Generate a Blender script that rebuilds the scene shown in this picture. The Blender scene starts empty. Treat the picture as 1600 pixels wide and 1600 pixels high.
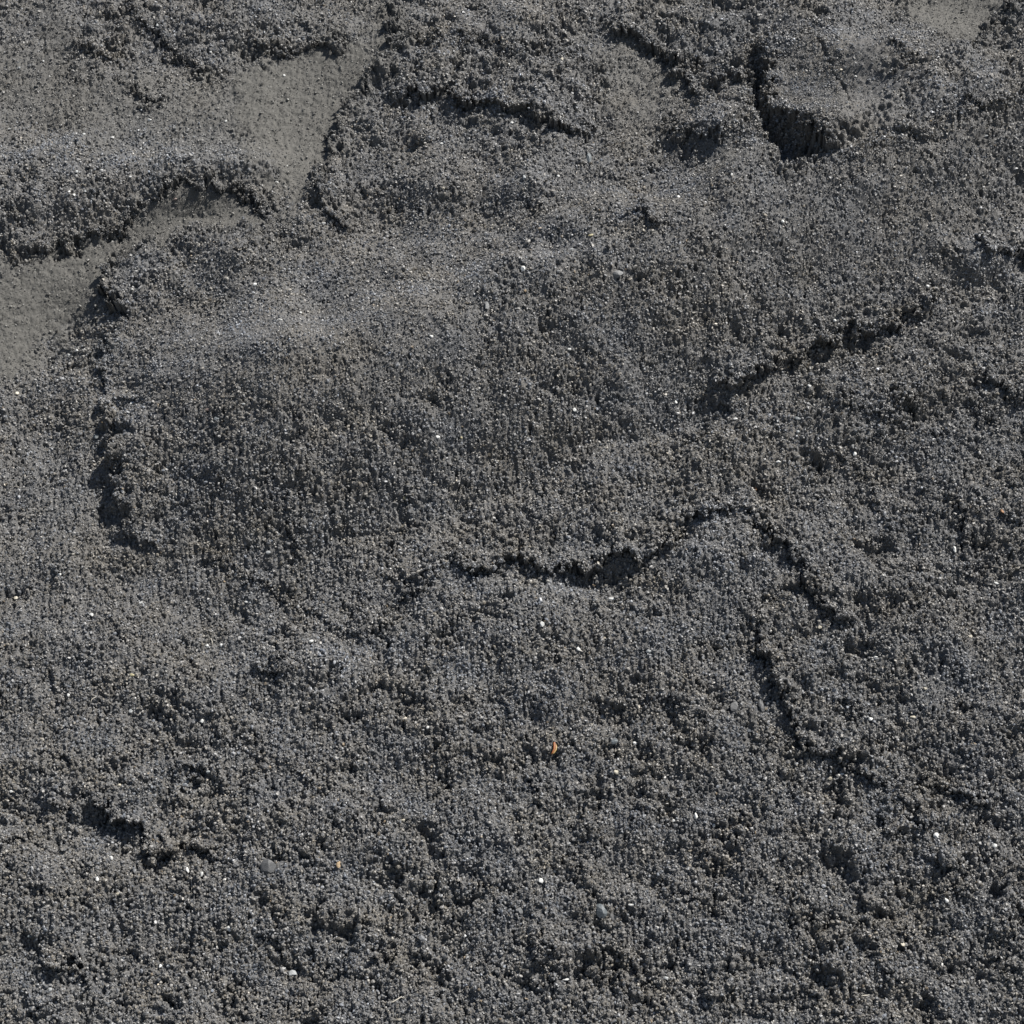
import bpy, bmesh, math, random
import numpy as np
from mathutils import Vector, Matrix

random.seed(7)
RNG = np.random.default_rng(20240611)
scene = bpy.context.scene
COL = scene.collection

# ------------------------------------------------------------------ camera, world, sun, exposure
SLOPE = math.radians(44.0)                  # the face of the heap
PITCH = math.radians(15.0)                  # camera looks down by this much
DIST = 2.40                                 # metres from the lens to the middle of the face
CENTRE = Vector((0.0, 0.0, 0.90))
VIEW_W = 1.20                               # metres across at that distance
FWD = Vector((0.0, math.cos(PITCH), -math.sin(PITCH)))
CAM = CENTRE - FWD * DIST
cam_data = bpy.data.cameras.new('camera')
cam = bpy.data.objects.new('camera', cam_data)
COL.objects.link(cam)
cam.location = CAM
cam.rotation_euler = (math.pi / 2 - PITCH, 0.0, 0.0)
cam_data.sensor_width = 36.0
cam_data.lens = 36.0 * DIST / VIEW_W
cam_data.clip_start = 0.02
cam_data.clip_end = 2000.0
scene.camera = cam

T_UP = Vector((0.0, math.cos(SLOPE), math.sin(SLOPE)))     # up the slope
N_UP = Vector((0.0, -math.sin(SLOPE), math.cos(SLOPE)))    # out of the slope
sun_vec = (Vector((1, 0, 0)) * 0.49 + T_UP * 0.58 + N_UP * 0.65).normalized()
sun_el = math.asin(sun_vec.z)
sun_az = math.atan2(sun_vec.x, sun_vec.y)

world = bpy.data.worlds.new('World')
scene.world = world
world.use_nodes = True
wn = world.node_tree
wn.nodes.clear()
sky = wn.nodes.new('ShaderNodeTexSky')
sky.sky_type = 'NISHITA'
sky.sun_disc = False
sky.sun_elevation = sun_el
sky.sun_rotation = sun_az
bg = wn.nodes.new('ShaderNodeBackground')
bg.inputs['Strength'].default_value = 0.050
wo = wn.nodes.new('ShaderNodeOutputWorld')
wn.links.new(sky.outputs[0], bg.inputs[0])
wn.links.new(bg.outputs[0], wo.inputs[0])

sun_data = bpy.data.lights.new('sun', 'SUN')
sun_data.energy = 5.0
sun_data.angle = math.radians(0.53)
sun_data.color = (1.0, 0.962, 0.905)
sun = bpy.data.objects.new('sun', sun_data)
COL.objects.link(sun)
sun.rotation_euler = sun_vec.to_track_quat('Z', 'Y').to_euler()

scene.view_settings.view_transform = 'Standard'
scene.view_settings.look = 'None'
scene.view_settings.exposure = 0.76
scene.view_settings.gamma = 1.0
scene.view_settings.use_curve_mapping = False

# ------------------------------------------------------------------ helpers
MM = VIEW_W / 1600.0                        # size of one survey unit in metres (0.75 mm)


def tag(o, label=None, cat=None, group=None, kind=None):
    if label: o['label'] = label
    if cat: o['category'] = cat
    if group: o['group'] = group
    if kind: o['kind'] = kind
    return o


def to_plane(u, v):
    """survey units (u right, v down, 1600 across the face) -> metres on the face (x across, s up the slope)"""
    a = (np.asarray(u, float) - 800.0) * MM / DIST
    b = (800.0 - np.asarray(v, float)) * MM / DIST
    # ray = FWD + a*X + b*UP, UP = (0, sin p, cos p)
    cp, sp = math.cos(PITCH), math.sin(PITCH)
    dy = cp + b * sp
    dz = -sp + b * cp
    num = -((CAM.y - CENTRE.y) * N_UP.y + (CAM.z - CENTRE.z) * N_UP.z)
    t = num / (dy * N_UP.y + dz * N_UP.z)
    x = a * t
    y = CAM.y + dy * t - CENTRE.y
    z = CAM.z + dz * t - CENTRE.z
    return x, y * T_UP.y + z * T_UP.z


def smooth(e0, e1, x):
    t = np.clip((x - e0) / (e1 - e0), 0, 1)
    return t * t * (3 - 2 * t)


# ------------------------------------------------------------------ noise maps on the face (regular metric grid)
NX, NS = 2048, 2560
CELL = 0.00095
X0, S0 = -NX * CELL / 2, -NS * CELL / 2 + 0.12
fx = np.fft.rfftfreq(NX)[None, :]
fs = np.fft.fftfreq(NS)[:, None]


def band_noise(size_x, size_s, rough=1.0):
    """smooth random relief whose lumps measure about size_x by size_s metres; unit deviation"""
    cx, cs = CELL / size_x, CELL / size_s
    r = np.sqrt((fx / cx) ** 2 + (fs / cs) ** 2)
    env = r ** rough * np.exp(-(r * 1.0) ** 2)
    spec = np.fft.rfft2(RNG.standard_normal((NS, NX)).astype(np.float32)) * env
    m = np.fft.irfft2(spec, s=(NS, NX)).astype(np.float32)
    return m / m.std()


def sample(m, x, s):
    gx = np.clip((x - X0) / CELL, 0, NX - 2.001)
    gs = np.clip((s - S0) / CELL, 0, NS - 2.001)
    ix = gx.astype(np.int32); iy = gs.astype(np.int32)
    tx = (gx - ix).astype(np.float32); ty = (gs - iy).astype(np.float32)
    return ((m[iy, ix] * (1 - tx) + m[iy, ix + 1] * tx) * (1 - ty)
            + (m[iy + 1, ix] * (1 - tx) + m[iy + 1, ix + 1] * tx) * ty)


def crumb_map(count, r_lo, r_hi, squash=0.8, power=2.0):
    """rounded crumbs pressed into each other: height is the highest of many ellipsoids"""
    m = np.full((NS, NX), -1e3, np.float32)
    rad = r_lo + (r_hi - r_lo) * RNG.random(count) ** power
    px = RNG.random(count) * NX; py = RNG.random(count) * NS
    up = RNG.normal(0, 0.45, count) * rad
    lvl = np.round(rad / CELL * 2) / 2
    for R in np.unique(lvl):
        idx = np.nonzero(lvl == R)[0]
        k = int(math.ceil(R * 1.25))
        cx = px[idx].astype(int); cy = py[idx].astype(int)
        dx0 = px[idx] - cx; dy0 = py[idx] - cy
        sxy = 0.8 + 0.4 * RNG.random(len(idx))
        for oy in range(-k, k + 1):
            for ox in range(-k, k + 1):
                q = 1 - (((ox - dx0) * sxy) ** 2 + ((oy - dy0) / sxy) ** 2) / R ** 2
                ok = q > 0
                if not ok.any(): continue
                h = np.sqrt(q[ok]) * rad[idx][ok] * squash + up[idx][ok]
                np.maximum.at(m, ((cy[ok] + oy) % NS, (cx[ok] + ox) % NX), h.astype(np.float32))
    m[m < -r_hi] = -r_hi
    return m


n_warp_a = band_noise(0.030, 0.030, 0.6)
n_warp_b = band_noise(0.030, 0.030, 0.6)
n_warp_c = band_noise(0.008, 0.008, 0.6)
n_warp_d = band_noise(0.008, 0.008, 0.6)
n_huge = band_noise(0.16, 0.14, 0.5)
n_big = band_noise(0.050, 0.060, 0.8)
n_mid = band_noise(0.017, 0.026, 0.8)
n_small = band_noise(0.0085, 0.012, 0.7)
n_tiny = band_noise(0.0042, 0.005, 0.6)
n_patch = band_noise(0.07, 0.05, 0.4)
n_streak = band_noise(0.0055, 0.026, 0.6)
n_pore = band_noise(0.0042, 0.0072, 0.8)
n_patch2 = band_noise(0.045, 0.040, 0.4)
n_break = band_noise(0.022, 0.022, 0.5)
crumbs = crumb_map(130000, 0.0017, 0.0064, 0.8, 2.6)
crumbs_big = crumb_map(13000, 0.0055, 0.0125, 0.75)

# ------------------------------------------------------------------ survey of the face
# lip: points, height (units), reach behind the edge, undercut, reach of the undercut, side of the high ground
LIPS = [
    ([(395, 68), (435, 80), (480, 74), (498, 64), (520, 74), (548, 77)], 11, 30, 4, 8, (0, -1)),
    ([(190, 0), (215, 20), (235, 42), (262, 68), (295, 86), (312, 112), (345, 118)], 8, 26, 8, 10, (.6, -.8)),
    ([(112, 68), (140, 84), (168, 90), (200, 84)], 9, 18, 5, 8, (0, -1)),
    ([(205, 135), (228, 158), (246, 168)], 8, 16, 5, 6, (.6, -.8)),
    ([(0, 402), (48, 402), (100, 386), (130, 372), (160, 358), (188, 360), (215, 336), (240, 322)], 8, 34, 6, 9, (0, -1)),
    ([(232, 322), (248, 308), (265, 290), (290, 284), (325, 281), (345, 286), (370, 294), (395, 308), (412, 328), (430, 345)], 11, 34, 8, 12, (.3, -.9)),
    ([(207, 492), (190, 487), (168, 462), (178, 430), (188, 398)], 17, 46, 14, 16, (1, 0)),
    ([(186, 400), (240, 384), (330, 364), (380, 368), (430, 373), (460, 352)], 8, 60, 0, 8, (0, 1)),
    ([(598, 0), (618, 38), (628, 76), (600, 102), (580, 122), (562, 160), (545, 176), (535, 198), (520, 240), (503, 282), (470, 330)], 16, 50, 3, 8, (1, .2)),
    ([(500, 290), (520, 340), (556, 356)], 10, 26, 8, 10, (.7, -.7)),
    ([(635, 52), (660, 66), (690, 70)], 11, 20, 6, 9, (0, -1)),
    ([(600, 168), (640, 150), (690, 150), (740, 156), (775, 166), (812, 176), (838, 188), (862, 192), (888, 198), (925, 206), (945, 198)], 19, 48, 9, 12, (.2, -1)),
    ([(700, 70), (760, 60), (800, 75), (860, 72), (920, 95)], 7, 26, 4, 8, (0, -1)),
    ([(985, 332), (1005, 345), (1022, 366)], 10, 20, 7, 8, (.7, -.7)),
    ([(815, 318), (838, 330), (856, 334)], 9, 18, 6, 8, (.5, -.8)),
    ([(945, 42), (1000, 60), (1030, 78), (1062, 100), (1085, 150), (1105, 165)], 15, 44, 7, 12, (.7, -.7)),
    ([(1035, 185), (1045, 205), (1065, 215), (1110, 222), (1160, 205)], 10, 20, 6, 10, (.1, -1)),
    ([(1372, 80), (1382, 92), (1392, 108)], 6, 14, 6, 4, (.8, -.6)),
    ([(1376, 137), (1388, 129), (1400, 128)], 8, 14, 6, 6, (0, -1)),
    ([(1478, 172), (1508, 178), (1545, 170), (1560, 160)], 11, 26, 6, 9, (0, -1)),
    ([(1585, 0), (1548, 42), (1522, 74), (1496, 92), (1470, 88)], 13, 40, 5, 8, (1, .2)),
    ([(1400, 20), (1425, 48), (1455, 62), (1475, 85)], 6, 30, 0, 8, (-.4, .9)),
    ([(1265, 270), (1330, 240), (1400, 226), (1500, 184), (1600, 150), (1680, 130)], 6, 60, 3, 10, (0, 1)),
    ([(1520, 384), (1558, 392), (1582, 402), (1625, 408)], 14, 26, 9, 10, (.1, -1)),
    ([(1112, 608), (1138, 590), (1160, 596), (1176, 573), (1200, 574), (1222, 555), (1250, 552), (1268, 530), (1292, 540), (1306, 512), (1326, 507), (1346, 522), (1362, 505), (1400, 503), (1418, 488), (1440, 492), (1456, 466), (1480, 462)], 16, 34, 8, 11, (-.2, -1)),
    ([(1536, 572), (1552, 592), (1570, 612), (1630, 622)], 14, 28, 9, 10, (.4, -.9)),
    ([(1392, 612), (1408, 632), (1436, 640)], 12, 22, 8, 9, (.2, -1)),
    ([(1515, 632), (1535, 648), (1556, 654)], 8, 18, 8, 8, (.2, -1)),
    ([(1300, 600), (1330, 640), (1400, 650), (1440, 680)], 6, 24, 4, 8, (.4, -.8)),
    ([(1160, 792), (1186, 802), (1200, 826), (1222, 838), (1240, 866), (1252, 884), (1272, 922), (1294, 948), (1318, 962), (1330, 975)], 16, 30, 11, 10, (.7, -.7)),
    ([(1176, 950), (1186, 985), (1200, 1028), (1214, 1062), (1235, 1108), (1255, 1142), (1264, 1168), (1300, 1178), (1330, 1178), (1346, 1194), (1368, 1208), (1378, 1226), (1400, 1240)], 16, 28, 11, 9, (.7, -.7)),
    ([(1300, 690), (1332, 714), (1358, 735), (1366, 765), (1378, 795), (1392, 840)], 5, 22, 4, 7, (.8, -.6)),
    ([(1488, 760), (1500, 800), (1504, 845), (1530, 860)], 7, 22, 5, 8, (1, -.2)),
    ([(1440, 1212), (1480, 1222), (1500, 1242), (1522, 1247), (1552, 1252)], 14, 26, 9, 10, (.5, -.9)),
    ([(1365, 1262), (1380, 1276), (1398, 1290), (1412, 1300)], 12, 22, 8, 9, (.5, -.9)),
    ([(1425, 1268), (1448, 1278), (1468, 1274)], 12, 18, 8, 9, (0, -1)),
    ([(690, 850), (720, 872), (742, 886), (770, 888), (786, 862), (815, 868), (842, 876), (880, 892), (925, 886), (948, 862), (985, 868), (1005, 880), (1040, 852), (1072, 800), (1126, 786), (1165, 792)], 17, 52, 8, 12, (.1, -1)),
    ([(322, 862), (352, 882), (385, 892), (408, 910), (445, 930), (482, 952), (512, 972), (548, 984), (596, 992)], 6, 30, 4, 7, (.3, -1)),
    ([(596, 992), (604, 965), (622, 942), (640, 912), (700, 872)], 9, 30, 6, 12, (-.8, -.5)),
    ([(400, 1036), (418, 1044), (446, 1042)], 12, 20, 8, 8, (0, -1)),
    ([(150, 520), (163, 560), (165, 620), (166, 660)], 9, 22, 5, 8, (1, 0)),
    ([(212, 618), (192, 640), (186, 668), (184, 700), (176, 722), (186, 762), (198, 800), (206, 838), (262, 848)], 8, 90, 4, 12, (1, 0)),
    ([(300, 760), (302, 790), (308, 830)], 7, 18, 5, 7, (1, 0)),
    ([(448, 760), (462, 800), (466, 850), (470, 880)], 6, 20, 5, 8, (1, 0)),
    ([(75, 1238), (92, 1258), (132, 1272)], 10, 22, 6, 8, (.3, -1)),
    ([(135, 1234), (175, 1262), (208, 1290), (232, 1294), (240, 1320), (256, 1330), (286, 1316), (328, 1326), (348, 1344)], 17, 36, 10, 11, (.3, -1)),
    ([(278, 1212), (300, 1206), (332, 1188)], 11, 20, 7, 8, (0, -1)),
    ([(60, 1516), (92, 1508), (112, 1500), (134, 1514), (146, 1536)], 14, 30, 10, 11, (0, -1)),
    ([(0, 1308), (30, 1312), (58, 1302)], 8, 20, 5, 8, (0, -1)),
    ([(388, 1190), (392, 1215), (398, 1236)], 9, 14, 8, 7, (1, 0)),
    ([(836, 1210), (842, 1235), (842, 1268)], 12, 18, 10, 7, (1, 0)),
    ([(590, 1482), (610, 1508), (626, 1518)], 12, 20, 9, 9, (.5, -.9)),
    ([(846, 1488), (858, 1508), (870, 1530)], 9, 18, 8, 7, (.8, -.6)),
    ([(1260, 1480), (1275, 1500), (1300, 1520)], 8, 18, 6, 8, (.8, -.6)),
    ([(1010, 1100), (1040, 1090), (1070, 1100)], 6, 18, 5, 8, (0, -1)),
    ([(1180, 130), (1120, 120), (1060, 95)], 8, 26, 6, 10, (.4, -.8)),
    ([(1180, 60), (1192, 92), (1203, 122), (1200, 165), (1216, 185), (1246, 203), (1276, 218), (1294, 244)], 20, 120, 0, 10, (1, -.6)),
]
NAMED = len(LIPS)
# many short crumbled steps on the lower and right-hand ground
rl = random.Random(31)
for _ in range(120):
    cu, cv = rl.uniform(-40, 1640), rl.uniform(560, 1640)
    if rl.random() < .45: cu = rl.uniform(1050, 1640)
    if cv < 900 and cu < 1080 and rl.random() < .75: continue
    ang = math.radians(rl.choice([rl.gauss(35, 16), rl.gauss(5, 14), rl.gauss(85, 10)]))
    ln_ = rl.uniform(7, 26)
    pts_ = [(cu + k_ * ln_ * math.cos(ang) * .5 + rl.gauss(0, 2.5), cv + k_ * ln_ * math.sin(ang) * .5 + rl.gauss(0, 2.5)) for k_ in (-2, -1, 0, 1, 2)]
    LIPS.append((pts_, rl.uniform(3, 8), rl.uniform(10, 24), rl.uniform(3, 7), rl.uniform(7, 11), (math.sin(ang) + .25, -math.cos(ang))))
# narrow cracks: points, width, depth
CRACKS = [
    ([(1268, 68), (1274, 84), (1282, 104), (1290, 122)], 2.6, 9),
    ([(1291, 127), (1300, 138), (1308, 152), (1314, 168), (1317, 182)], 1.7, 9),
    ([(885, 1110), (888, 1130)], 2, 6),
    ([(985, 1500), (1000, 1530), (1006, 1546)], 2.0, 8),
    ([(290, 1330), (298, 1360), (301, 1420)], 1.5, 4),
    ([(1095, 700), (1110, 740)], 2.0, 6),
]
# pits: u, v, radius u, radius v, depth
PITS = [
    (112, 572, 12, 8, 10), (75, 560, 6, 8, 7), (520, 285, 12, 12, 10), (545, 345, 8, 6, 7), (460, 388, 12, 8, 9), (440, 380, 8, 7, 7),
    (870, 125, 7, 8, 7), (1045, 196, 10, 12, 13), (1068, 235, 6, 16, 9), (935, 245, 7, 8, 7), (1135, 205, 14, 8, 9),
    (1045, 40, 10, 8, 8), (1590, 60, 10, 12, 9), (1560, 110, 10, 8, 8), (1545, 130, 9, 8, 8), (1595, 195, 12, 8, 6),
    (1260, 540, 8, 6, 6), (1460, 400, 8, 8, 6), (1455, 470, 6, 8, 9), (1310, 440, 6, 6, 6),
    (905, 735, 8, 12, 7), (895, 690, 6, 14, 7), (775, 650, 6, 8, 6), (750, 570, 6, 5, 6), (550, 640, 5, 5, 5),
    (665, 785, 7, 9, 6), (745, 765, 7, 5, 6), (575, 715, 5, 8, 5), (1050, 765, 8, 14, 8), (590, 985, 9, 10, 14),
    (560, 930, 5, 14, 6), (925, 945, 10, 9, 10), (1020, 965, 14, 9, 9), (1010, 945, 6, 6, 5), (665, 1005, 6, 8, 7),
    (655, 1060, 8, 5, 6), (1080, 870, 8, 9, 6), (1190, 870, 6, 6, 6), (1185, 1010, 7, 14, 9), (1060, 1290, 8, 12, 8), (1105, 1165, 7, 12, 8),
    (1340, 860, 7, 8, 5), (1185, 1100, 5, 12, 9), (965, 1430, 16, 7, 12), (1000, 1425, 8, 10, 10), (775, 1185, 6, 7, 7),
    (680, 1165, 8, 14, 8), (420, 1228, 7, 12, 10), (440, 1345, 9, 8, 9), (620, 1400, 7, 9, 8), (710, 1400, 9, 6, 7), (625, 1370, 8, 9, 7),
    (585, 1325, 8, 7, 6), (740, 1320, 9, 8, 8), (570, 1530, 8, 7, 7), (200, 1565, 14, 10, 9), (380, 1590, 12, 10, 10), (485, 1480, 7, 14, 9),
    (930, 1395, 8, 7, 7), (1045, 1505, 14, 9, 14), (1010, 1475, 8, 9, 9), (960, 1505, 12, 9, 8), (1370, 1380, 7, 9, 9), (1300, 1430, 10, 6, 8),
    (1555, 1395, 14, 13, 18), (1598, 1430, 14, 16, 20), (1548, 1502, 18, 10, 13), (1575, 1515, 14, 7, 9), (1540, 1345, 14, 8, 10),
    (1450, 1570, 12, 10, 13), (1275, 1500, 12, 14, 9), (1140, 1555, 14, 6, 8), (1170, 1540, 8, 6, 6), (1300, 1550, 8, 9, 8),
    (1360, 1440, 9, 6, 8), (895, 1165, 7, 6, 6), (480, 1355, 6, 8, 6), (330, 1420, 7, 5, 6), (135, 1445, 8, 4, 5), (70, 1300, 6, 5, 5),
    (1010, 1170, 10, 6, 8), (765, 1095, 5, 10, 6), (740, 1140, 7, 5, 5), (1430, 1225, 10, 7, 7), (1465, 750, 6, 9, 6), (1560, 735, 8, 6, 5),
    (1420, 640, 8, 7, 7), (205, 770, 6, 10, 8), (245, 810, 6, 9, 8), (160, 800, 8, 14, 8), (140, 730, 7, 9, 6), (95, 820, 7, 5, 5),
    (60, 770, 5, 5, 4), (135, 970, 4, 5, 6), (265, 905, 6, 5, 5), (275, 930, 8, 4, 6), (270, 1025, 8, 6, 6), (345, 650, 4, 4, 6),
    (60, 395, 12, 6, 9), (35, 398, 16, 7, 10), (200, 300, 8, 7, 6), (150, 310, 8, 7, 6), (40, 330, 8, 8, 5),
]
# long crests: points, height, reach above, width of the steep face below
CRESTS = [
    ([(186, 655), (260, 636), (450, 605), (680, 560), (740, 512), (952, 440), (1113, 374), (1245, 296), (1407, 240), (1600, 166), (1900, 60)], 142, 130, 250, 16, 200),
    ([(-300, 300), (60, 290), (200, 262), (330, 262), (430, 275)], 26, 80, 80, 60, 40),
    ([(640, 900), (760, 905), (900, 925), (1000, 900)], 15, 40, 130, 50, 50),
    ([(1120, 620), (1200, 590), (1330, 545), (1480, 430), (1900, 420)], 30, 50, 170, 40, 200),
    ([(1060, 830), (1120, 800), (1190, 815)], 16, 30, 120, 30, 30),
    ([(420, 1010), (560, 1010)], 10, 30, 90, 50, 50),
    ([(560, 180), (700, 175), (930, 215), (1000, 225)], 14, 30, 110, 40, 60),
]
HOLE = [(1170, 78), (1188, 96), (1200, 122), (1196, 166), (1214, 184), (1242, 200), (1272, 214), (1290, 238), (1262, 264), (1226, 276), (1200, 270), (1186, 240), (1172, 200), (1158, 168), (1166, 130)]
# rounded masses: u, v, radius u, radius v, tilt of the ellipse in degrees, height
MASSES = [
    (330, 720, 130, 90, 10, 8),
    (1310, 125, 105, 90, 20, 34), (760, 120, 190, 60, 15, 16), (700, 300, 220, 70, 0, 10),
    (90, 320, 190, 42, -8, 20), (330, 265, 100, 26, 5, 8), (770, 985, 150, 80, 0, 14), (1140, 870, 80, 70, 30, 14),
    (1400, 600, 190, 80, -20, 14), (1330, 340, 300, 70, -18, 14), (480, 430, 260, 50, 0, 12), (1130, 470, 260, 80, -10, 10),
    (1540, 440, 110, 46, 10, 12), (520, 1075, 110, 60, 0, 9), (1350, 1000, 140, 120, 40, 10), (1120, 1230, 160, 90, 20, 8),
    (100, 1400, 180, 90, 0, 10), (560, 1300, 180, 100, 0, 7), (1480, 1280, 80, 44, 10, 13), (880, 1500, 200, 90, 0, 6), (1130, 250, 45, 30, 0, 12),
    (1420, 205, 60, 26, -10, 9), (110, 1560, 80, 46, 0, 9), (1560, 250, 120, 60, -15, 8),
    (70, 640, 90, 150, 10, -20), (60, 500, 140, 60, -30, -16), (310, 340, 180, 26, -18, -14), (500, 170, 100, 100, 30, -14),
    (1000, 150, 60, 90, 0, -16), (1490, 20, 90, 50, 0, -12), (250, 930, 220, 50, 10, -10), (850, 910, 160, 18, 0, -5), (240, 130, 120, 60, 20, -6),
    (1230, 190, 60, 80, 20, -10),
]
SMOOTH = [
    ([(360, 120), (410, 92), (500, 78), (560, 74), (600, 30), (570, 0), (612, 0), (622, 40), (628, 78), (600, 104), (578, 124), (560, 160), (545, 178), (533, 200), (520, 244), (500, 284), (462, 312), (430, 300), (420, 262), (395, 238), (360, 190)], 1.0),
    ([(-60, 410), (60, 412), (110, 392), (160, 366), (190, 366), (222, 342), (250, 318), (275, 296), (330, 290), (372, 302), (398, 318), (420, 344), (458, 350), (440, 368), (380, 362), (330, 360), (240, 380), (186, 398), (172, 440), (150, 470), (105, 512), (60, 545), (20, 590), (-60, 620)], 1.0),
    ([(925, 75), (985, 62), (1030, 86), (1060, 118), (1070, 160), (1040, 186), (1030, 225), (985, 226), (958, 190), (950, 140)], .55),
    ([(1402, -20), (1590, -20), (1550, 42), (1522, 74), (1496, 84), (1462, 64), (1425, 44)], 1.0),
    ([(1205, 118), (1240, 80), (1300, 66), (1380, 90), (1392, 130), (1385, 200), (1330, 232), (1285, 232), (1250, 200), (1204, 170)], .84),
    ([(-60, 70), (60, 76), (130, 120), (330, 120), (400, 110), (420, 250), (330, 215), (210, 205), (170, 225), (60, 190), (-60, 190)], .55),
    ([(55, 0), (115, 0), (110, 60), (130, 120), (60, 90)], .55),
    ([(1090, 235), (1150, 215), (1190, 240), (1185, 270), (1100, 262)], .45),
    ([(180, 500), (420, 470), (760, 480), (740, 560), (600, 620), (260, 640), (200, 600)], .30),
    ([(1120, 280), (1600, 180), (1660, 380), (1400, 420), (1130, 440)], .22),
    ([(-60, 700), (120, 760), (300, 880), (380, 1000), (-60, 1000)], .18),
]


# sunlit tops and crests, their light painted in as paler grains: u, v, radius u, radius v, strength
LIT_TOPS = [
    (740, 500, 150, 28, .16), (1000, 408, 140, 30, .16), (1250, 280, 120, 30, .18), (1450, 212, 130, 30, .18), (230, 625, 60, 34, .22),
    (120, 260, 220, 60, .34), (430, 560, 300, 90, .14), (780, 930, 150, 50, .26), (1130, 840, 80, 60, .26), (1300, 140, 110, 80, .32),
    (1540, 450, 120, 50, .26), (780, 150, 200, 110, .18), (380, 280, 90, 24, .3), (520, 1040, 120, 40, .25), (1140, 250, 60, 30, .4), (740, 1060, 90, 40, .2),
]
# how coarse the crumbs are: u, v, radius u, radius v, more or less
COARSE = [
    (780, 130, 260, 110, .45), (260, 50, 160, 70, .45), (1130, 100, 110, 110, .45), (1560, 100, 90, 100, .4), (100, 360, 150, 50, .3),
    (500, 310, 90, 70, .3), (450, 560, 300, 110, -.30), (700, 430, 240, 80, -.22), (1200, 380, 300, 90, -.25), (150, 900, 180, 90, -.15),
    (800, 1400, 900, 340, .36), (1450, 1000, 300, 400, .22), (1400, 620, 220, 110, .2), (850, 850, 200, 60, .3), (60, 250, 120, 60, -.1), (330, 790, 200, 70, .15),
]


def poly_eval(pts, u, v):
    """distance to a polyline, position along it (0-1) and the two unit directions of the nearest piece"""
    pts = np.array(pts, float)
    seg = pts[1:] - pts[:-1]
    ln = np.hypot(seg[:, 0], seg[:, 1])
    cum = np.concatenate([[0], np.cumsum(ln)]) / ln.sum()
    best = np.full(u.shape, 1e9, np.float32); tt = np.zeros_like(best); nu = np.zeros_like(best); nv = np.zeros_like(best)
    for i in range(len(seg)):
        du, dv = u - pts[i, 0], v - pts[i, 1]
        t = np.clip((du * seg[i, 0] + dv * seg[i, 1]) / ln[i] ** 2, 0, 1)
        ru, rv = du - t * seg[i, 0], dv - t * seg[i, 1]
        d = np.hypot(ru, rv)
        m = d < best
        best[m] = d[m]; tt[m] = (cum[i] + t * (cum[i + 1] - cum[i]))[m]; nu[m] = ru[m]; nv[m] = rv[m]
    return best, tt, nu, nv


def poly_sd(pts, u, v):
    """signed distance to a closed outline, positive inside"""
    d, _, _, _ = poly_eval(list(pts) + [pts[0]], u, v)
    ins = np.zeros(u.shape, bool)
    n = len(pts)
    for i in range(n):
        (x1, y1), (x2, y2) = pts[i], pts[(i + 1) % n]
        if y1 == y2: continue
        c = ((y1 > v) != (y2 > v)) & (u < (x2 - x1) * (v - y1) / (y2 - y1) + x1)
        ins ^= c
    return np.where(ins, d, -d)


def boxed(u, v, pts, pad):
    p = np.array(pts, float)
    return np.nonzero((u > p[:, 0].min() - pad) & (u < p[:, 0].max() + pad) & (v > p[:, 1].min() - pad) & (v < p[:, 1].max() + pad))


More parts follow.
